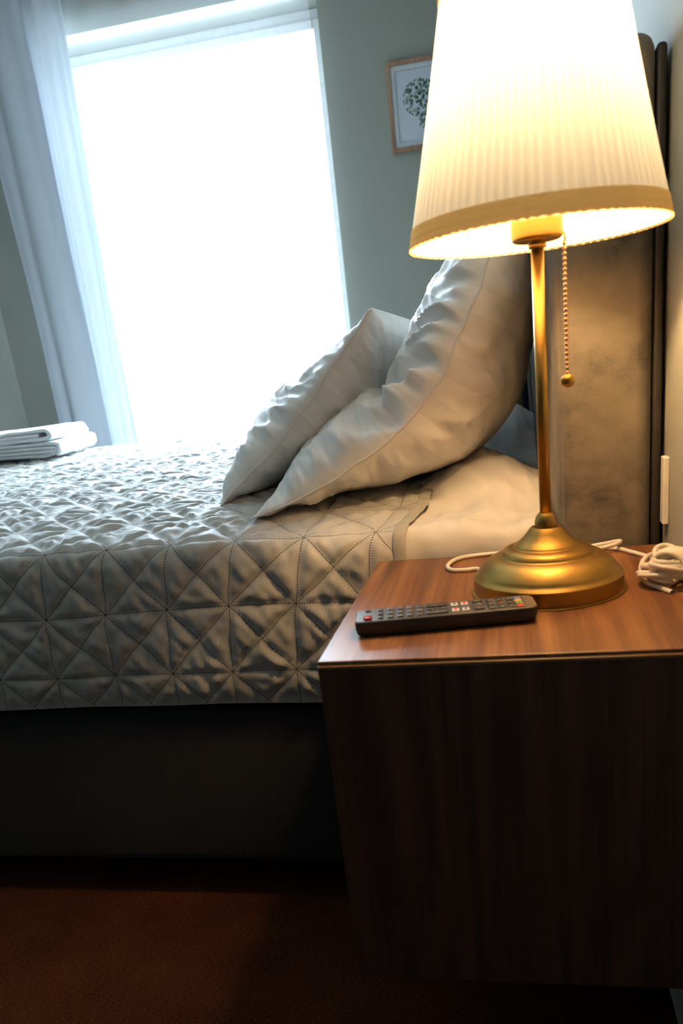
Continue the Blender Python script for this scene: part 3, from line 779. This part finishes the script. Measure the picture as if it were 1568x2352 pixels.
t = NT('lit_bulb'); em = t.n('ShaderNodeEmission'); em.inputs[0].default_value = BULB_COLOR; em.inputs[1].default_value = BULB_STRENGTH
t.l(em.outputs[0], t.out.inputs[0])
lathe('bulb', catmull([(0.0, 0.472), (0.011, 0.473), (0.014, 0.485), (0.022, 0.500), (0.0265, 0.515), (0.0255, 0.530), (0.018, 0.543), (0.008, 0.549), (0.0, 0.550)], 40), 32, t.m, lamp)
# shade: pleated fabric cone
R0, R1, Z0, Z1 = 0.1300, 0.0815, 0.3770, 0.5990
npl = 84
nth = npl * 6
th = np.linspace(0, 2 * math.pi, nth, endpoint=False)
zz_ = np.linspace(Z0 + 0.0005, Z1 - 0.002, 18)
Rz = R0 + (R1 - R0) * (zz_ - Z0) / (Z1 - Z0)
ph = th * npl + 0.8 * np.sin(th * 7) + 0.5 * np.sin(th * 23)
pleat = (0.0012 * np.sin(ph) + 0.0004 * np.sin(2 * ph + 1) + 0.0005 * noise2(th * 20, th * 0, 5))[:, None] * (Rz / R0)[None, :]
sag = 0.0012 * np.sin(math.pi * (zz_ - Z0) / (Z1 - Z0))[None, :]
RR = Rz[None, :] + pleat - sag
P = np.stack([RR * np.cos(th)[:, None], RR * np.sin(th)[:, None], np.broadcast_to(zz_, RR.shape)], -1)
P = np.concatenate([P, P[:1]]); phu = np.concatenate([ph, [ph[0] + 2 * math.pi * npl]])
shade = finish('shade', grid_mesh('shade', P, np.stack([np.broadcast_to(phu[:, None], P.shape[:2]), np.broadcast_to(zz_, P.shape[:2])], -1)), M_SHADE, lamp)
def band(name, z0, z1, out, ribs):
    n = 26; k = np.linspace(0, 1, n)
    zc = z0 + (z1 - z0) * k
    r = R0 + (R1 - R0) * (zc - Z0) / (Z1 - Z0) + out + 0.0006 * np.abs(np.sin(math.pi * ribs * k))
    inner = [(R0 + (R1 - R0) * (z - Z0) / (Z1 - Z0) - 0.0012, z) for z in (z1, z0)]
    prof = [(r[0] - 0.0012, zc[0] - 0.0002)] + [(a, b) for a, b in zip(r, zc)] + [(r[-1] - 0.001, zc[-1])]
    return lathe(name, prof, 160, M_TRIMBAND, shade)
band('bottom_trim', Z0 - 0.001, Z0 + 0.0185, 0.0013, 3)
band('top_trim', Z1 - 0.014, Z1, 0.0013, 3)
# spider that holds the shade (harp round the bulb, three spokes to the top ring)
for k in range(3):
    a = 2 * math.pi * (k / 3.0) + 0.5
    finish('shade_spoke', tube_mesh('shade_spoke', [(0.012 * math.cos(a), 0.012 * math.sin(a), 0.572), (0.045 * math.cos(a), 0.045 * math.sin(a), 0.580), (0.0822 * math.cos(a), 0.0822 * math.sin(a), 0.590)], 0.0011, 12, 6), M_BRASS, lamp)
finish('shade_ring', tube_mesh('shade_ring', [(0.0125 * math.cos(a), 0.0125 * math.sin(a), 0.572) for a in np.linspace(0, 2 * math.pi, 20)], 0.0012, 40, 6), M_BRASS, lamp)
for sg in (-1, 1):
    finish('shade_harp', tube_mesh('shade_harp', [(0.0, sg * 0.016, 0.470), (0.0, sg * 0.031, 0.490), (0.0, sg * 0.033, 0.520), (0.0, sg * 0.026, 0.556), (0.0, sg * 0.0125, 0.572)], 0.0010, 24, 6), M_BRASS, lamp)
# pull chain: small beads with a large end ball
chx = 0.0268
mes = []
def ball(r, c, sub=2):
    bm = bmesh.new(); bmesh.ops.create_icosphere(bm, subdivisions=sub, radius=r)
    bmesh.ops.translate(bm, verts=bm.verts, vec=c)
    return bm_mesh('b', bm)
nb = 27; ztop_, zbot_ = 0.3665, 0.2405
for i in range(nb):
    mes.append(ball(0.0022, (chx + 0.0006 * i / nb, -0.004, ztop_ + (zbot_ - ztop_) * i / (nb - 1))))
mes.append(tube_mesh('w', [(chx, -0.004, ztop_), (chx + 0.0006, -0.004, zbot_)], 0.0005, 3, 6))
chain = finish('pull_chain', join_meshes('pull_chain', mes), M_COPPER, lamp)
finish('chain_loop', tube_mesh('chain_loop', [(0.0235, -0.002, 0.3765), (0.0260, -0.004, 0.3775), (0.0275, -0.0045, 0.3735), (0.0270, -0.004, 0.367)], 0.0011, 24, 8), M_COPPER, lamp)
finish('pull_ball', ball(0.0075, (chx + 0.0008, -0.004, 0.2325), 3), M_BRASS, chain)
# cord: loop left of the base, loop behind it, run to a tied bundle
rc = 0.0029
def L3(x, y, z=NZT + rc): return (x - LX, y - LY, z - NZT)
finish('power_cord', tube_mesh('power_cord', [L3(-0.030, 0.955), L3(-0.048, 1.000), L3(-0.066, 1.000), L3(-0.084, 1.005), L3(-0.0905, 1.030), L3(-0.080, 1.062), L3(-0.055, 1.076), L3(-0.010, 1.082), L3(0.040, 1.081), L3(0.082, 1.080), L3(0.118, 1.083, NZT + 0.006), L3(0.139, 1.070, NZT + 0.012), L3(0.130, 1.055, NZT + 0.011), L3(0.105, 1.056, NZT + 0.006), L3(0.090, 1.066), L3(0.110, 1.075), L3(0.134, 1.066), L3(0.152, 1.040), L3(0.168, 1.012), L3(0.178, 0.985, NZT + 0.008), L3(0.186, 0.965, NZT + 0.014)], rc, 220, 10), M_CORD, lamp)
mes = []
bx, by, bz = 0.174, 0.913, NZT
rs = random.Random(4)
# flattened oval skein: many turns of cord pinched in the middle
for i in range(9):
    pts = []
    ax = 0.041 + rs.uniform(-0.008, 0.006); ay = 0.022 + rs.uniform(-0.008, 0.009)
    cz = bz + 0.006 + 0.0042 * (i % 5) + rs.uniform(0, 0.003)
    ox, oy = rs.uniform(-0.004, 0.004), rs.uniform(-0.007, 0.007)
    rot_ = math.radians(62 + rs.uniform(-24, 24)); tilt = rs.uniform(-0.2, 0.35)
    for j in range(15):
        a = 2 * math.pi * j / 14
        ex = ax * math.cos(a); ey = ay * math.sin(a) * (0.45 + 0.55 * abs(math.cos(a)) + 0.15)
        px_ = ex * math.cos(rot_) - ey * math.sin(rot_); py_ = ex * math.sin(rot_) + ey * math.cos(rot_)
        pts.append(L3(bx + ox + px_, by + oy + py_, max(cz + tilt * ey + 0.006 * math.cos(a) ** 2, bz + rc)))
    mes.append(tube_mesh('t', pts, rc, 56, 8))
bundle = finish('cord_bundle', join_meshes('cord_bundle', mes), M_CORD, lamp)
bundle['label'] = 'tied bundle of white lamp cord'
# wraps round the waist of the bundle and a long arc over its near side
wr_m = []
for i in range(4):
    pts = []
    for j in range(13):
        a = 2 * math.pi * j / 12
        ex = 0.019 * math.cos(a); ez = 0.0155 * math.sin(a)
        k = -0.008 + 0.0055 * i
        ca, sa = math.cos(math.radians(62)), math.sin(math.radians(62))
        pts.append(L3(bx + k * ca - ex * sa, by + k * sa + ex * ca, bz + 0.019 + ez))
    wr_m.append(tube_mesh('t', pts, rc * 0.95, 40, 8))
finish('cord_wrap', join_meshes('cord_wrap', wr_m), M_CORD, lamp)
finish('cord_arc', tube_mesh('cord_arc', [L3(0.190, 0.978, NZT + 0.020), L3(0.170, 0.967, NZT + 0.020), L3(0.153, 0.945, NZT + 0.020), L3(0.143, 0.918, NZT + 0.015), L3(0.144, 0.893, NZT + 0.006), L3(0.158, 0.872, NZT + rc), L3(0.166, 0.855, NZT + rc)], rc, 60, 8), M_CORD, lamp)
# coiled strain relief of the plug end
mes = []
for i in range(7):
    c0 = (0.186 + 0.0022 * i, 0.968 - 0.002 * i, NZT + 0.020)
    mes.append(tube_mesh('t', [L3(c0[0], c0[1] + 0.0055 * math.cos(a), c0[2] + 0.0055 * math.sin(a)) for a in np.linspace(0, 2 * math.pi, 13)], 0.0017, 30, 6))
finish('cord_coil', join_meshes('cord_coil', mes), M_CORD, lamp)

# ------------------------------------------------------------------ remote control
M_RB = plain('black_remote_plastic', (0.020, 0.020, 0.022), 0.42).m
M_RT = plain('graphite_remote_face', (0.045, 0.045, 0.048), 0.36).m
M_BTN = plain('black_rubber_button', (0.010, 0.010, 0.011), 0.5).m
M_PRT = plain('pale_print', (0.45, 0.43, 0.38), 0.6).m
BC = {'red': (0.55, 0.02, 0.02), 'green': (0.03, 0.28, 0.06), 'yellow': (0.62, 0.36, 0.03), 'blue': (0.10, 0.13, 0.32), 'white': (0.62, 0.58, 0.52), 'pwr': (0.60, 0.03, 0.035)}
M_C = {k: plain(k + '_button', v, 0.45).m for k, v in BC.items()}
rem = thing('remote_control', 'black television remote lying in front of the lamp', 'remote control', (-0.078, 0.790, NZT))
RL, RW, RH = 0.178, 0.044, 0.0175
# tapered body: outline in plan, bevelled
def outline(l, w, r, n=8):
    pts = []
    for (cx, cy, a0) in ((l / 2 - r, w / 2 - r, 0), (-l / 2 + r * 0.8, w / 2 - r * 0.8, 90), (-l / 2 + r * 0.8, -w / 2 + r * 0.8, 180), (l / 2 - r, -w / 2 + r, 270)):
        rr2 = r if cx > 0 else r * 0.8
        for i in range(n + 1):
            a = math.radians(a0 + 90 * i / n); pts.append((cx + rr2 * math.cos(a), cy + rr2 * math.sin(a)))
    return np.array(pts)
def loft(name, layers, mat, parent):
    """layers: (scale_x, scale_y, z) of the plan outline, capped both ends"""
    o = outline(RL, RW, 0.009)
    P = np.stack([np.stack([o[:, 0] * sx, o[:, 1] * sy, np.full(len(o), z)], -1) for sx, sy, z in layers])
    n = len(o); me = grid_mesh(name, P, close_v=True)
    bm = bmesh.new(); bm.from_mesh(me); bm.verts.ensure_lookup_table()
    bm.faces.new([bm.verts[i] for i in range(n)][::-1]); bm.faces.new([bm.verts[(len(layers) - 1) * n + i] for i in range(n)])
    bm.to_mesh(me); bm.free()
    bm = bmesh.new(); bm.from_mesh(me)
    return finish(name, bm_mesh(name, bm), mat, parent, False)
loft('body', [(0.955, 0.80, 0.0), (0.985, 0.92, 0.003), (1.0, 1.0, 0.009), (1.0, 1.0, RH - 0.0015)], M_RB, rem)
loft('face', [(1.0, 1.0, RH - 0.0015), (0.997, 0.99, RH), (0.985, 0.945, RH + 0.0008)], M_RT, rem)
ZF = RH + 0.0008
_btn_cache = {}
def rounded_button(w, l, h, r):
    key = (round(w, 5), round(l, 5), round(h, 5), r)
    if key not in _btn_cache:
        bm = bmesh.new(); add_box(bm, (-w / 2, -l / 2, -0.001), (w / 2, l / 2, h), min(r, w / 2.2, l / 2.2), 2)
        me = bm_mesh('button', bm)
        _btn_cache[key] = me
    return _btn_cache[key].copy()
def glyph(txt, size, parent, x, y, z, mat=None):
    cu_ = bpy.data.curves.new('txt', 'FONT'); cu_.body = txt; cu_.size = size
    cu_.align_x = 'CENTER'; cu_.align_y = 'CENTER'
    tmp = bpy.data.objects.new('txt', cu_); COL.objects.link(tmp)
    dg = bpy.context.evaluated_depsgraph_get(); dg.update()
    me = bpy.data.meshes.new_from_object(tmp.evaluated_get(dg))
    bpy.data.objects.remove(tmp); bpy.data.curves.remove(cu_)
    o = finish('print', me, mat or M_PRT, parent, False)
    o.location = (x, y, z); o.rotation_euler = (0, 0, math.pi / 2)
    return o
def button(x, y, w, l, mat=M_BTN, h=0.0014, txt=None, ts=0.0045, r=0.0012, name='button'):
    o = finish(name, rounded_button(w, l, h, r), mat, rem, False)
    o.location = (x, y, ZF)
    if txt: glyph(txt, ts, o, 0, 0, h + 0.00012)
    return o
hl = RL / 2
pw = button(-hl + 0.013, -0.0125, 0.0085, 0.0085, M_C['pwr'], 0.0018, name='power_button', r=0.003)
pw['label'] = 'red power button'
button(-hl + 0.013, 0.0135, 0.006, 0.006, r=0.002)
ysl = (-0.0125, 0.0, 0.0125)
X1 = -hl + 0.0255
for y, s in zip(ysl, ('', '', '')): button(X1, y, 0.0055, 0.008)
num = [('1', '2', '3'), ('4', '5', '6'), ('7', '8', '9'), ('-', '0', '.')]
for i, row in enumerate(num):
    for y, s in zip(ysl, row): button(-hl + 0.0355 + 0.0098 * i, y, 0.0068, 0.0098, txt=s, ts=0.0058)
XR = -hl + 0.0815
button(XR, -0.0115, 0.0215, 0.0105, h=0.0018, txt='+', ts=0.006, name='rocker_button')
button(XR, 0.0125, 0.0215, 0.0105, h=0.0018, txt='^', ts=0.006, name='rocker_button')
for k in (-0.007, 0.0, 0.007): button(XR + k, 0.001, 0.0052, 0.0065)
for i in range(2):
    for j, y in enumerate((-0.0105, 0.009)):
        wb_ = button(-hl + 0.0995 + 0.0100 * i, y, 0.0072, 0.0105, M_C['white'], name='app_button')
        s = finish('print', rounded_button(0.0030, 0.0062, 0.0003, 0.0001), M_C['red' if (i + j) % 2 == 0 else 'blue'], wb_, False); s.location = (0, 0, 0.0013)
XN = -hl + 0.1225
nb_ = button(XN, -0.0095, 0.0098, 0.0115, h=0.0018, txt='v', ts=0.006, name='rocker_button')
button(XN, 0.004, 0.0098, 0.0085, h=0.0012, txt='o', ts=0.005); button(XN, 0.0135, 0.0098, 0.0075, h=0.0018, txt='^', ts=0.005, name='rocker_button')
for i in range(3):
    for j, y in enumerate(ysl):
        rd = (i == 1 and j == 1)
        button(-hl + 0.1345 + 0.0095 * i, y, 0.0064, 0.0088, M_BTN, txt='.' if rd else '-', ts=0.006)
        if rd:
            d_ = finish('record_dot', rounded_button(0.004, 0.004, 0.0006, 0.0015), M_C['red'], rem, False); d_.location = (-hl + 0.1345 + 0.0095 * i, y, ZF + 0.0012)
for k, y in zip(('red', 'green', 'yellow', 'blue'), (-0.0148, -0.0062, 0.0024, 0.0110)):
    button(-hl + 0.1625 - 0.0008, y, 0.0072, 0.0078, M_C[k], 0.0016, name='colour_button')
glyph('LG', 0.0060, rem, hl - 0.0095, -0.001, ZF + 0.0002, plain('faint_print', (0.16, 0.155, 0.145), 0.5).m)
rem.rotation_euler = (0, 0, math.radians(8.0)); rem.scale = (1.075, 1.0, 1.0); rem.location.x = -0.0765

# ------------------------------------------------------------------ wall plate
wp = thing('wall_plate', 'slim white plastic plate on the wall beside the headboard', 'wall plate', (XW, 1.089, 0.655))
bm = bmesh.new(); add_box(bm, (-0.008, -0.010, 0.0), (-0.0002, 0.0105, 0.089), 0.0015, 2); finish('plate', bm_mesh('plate', bm), M_PLATE, wp, False)
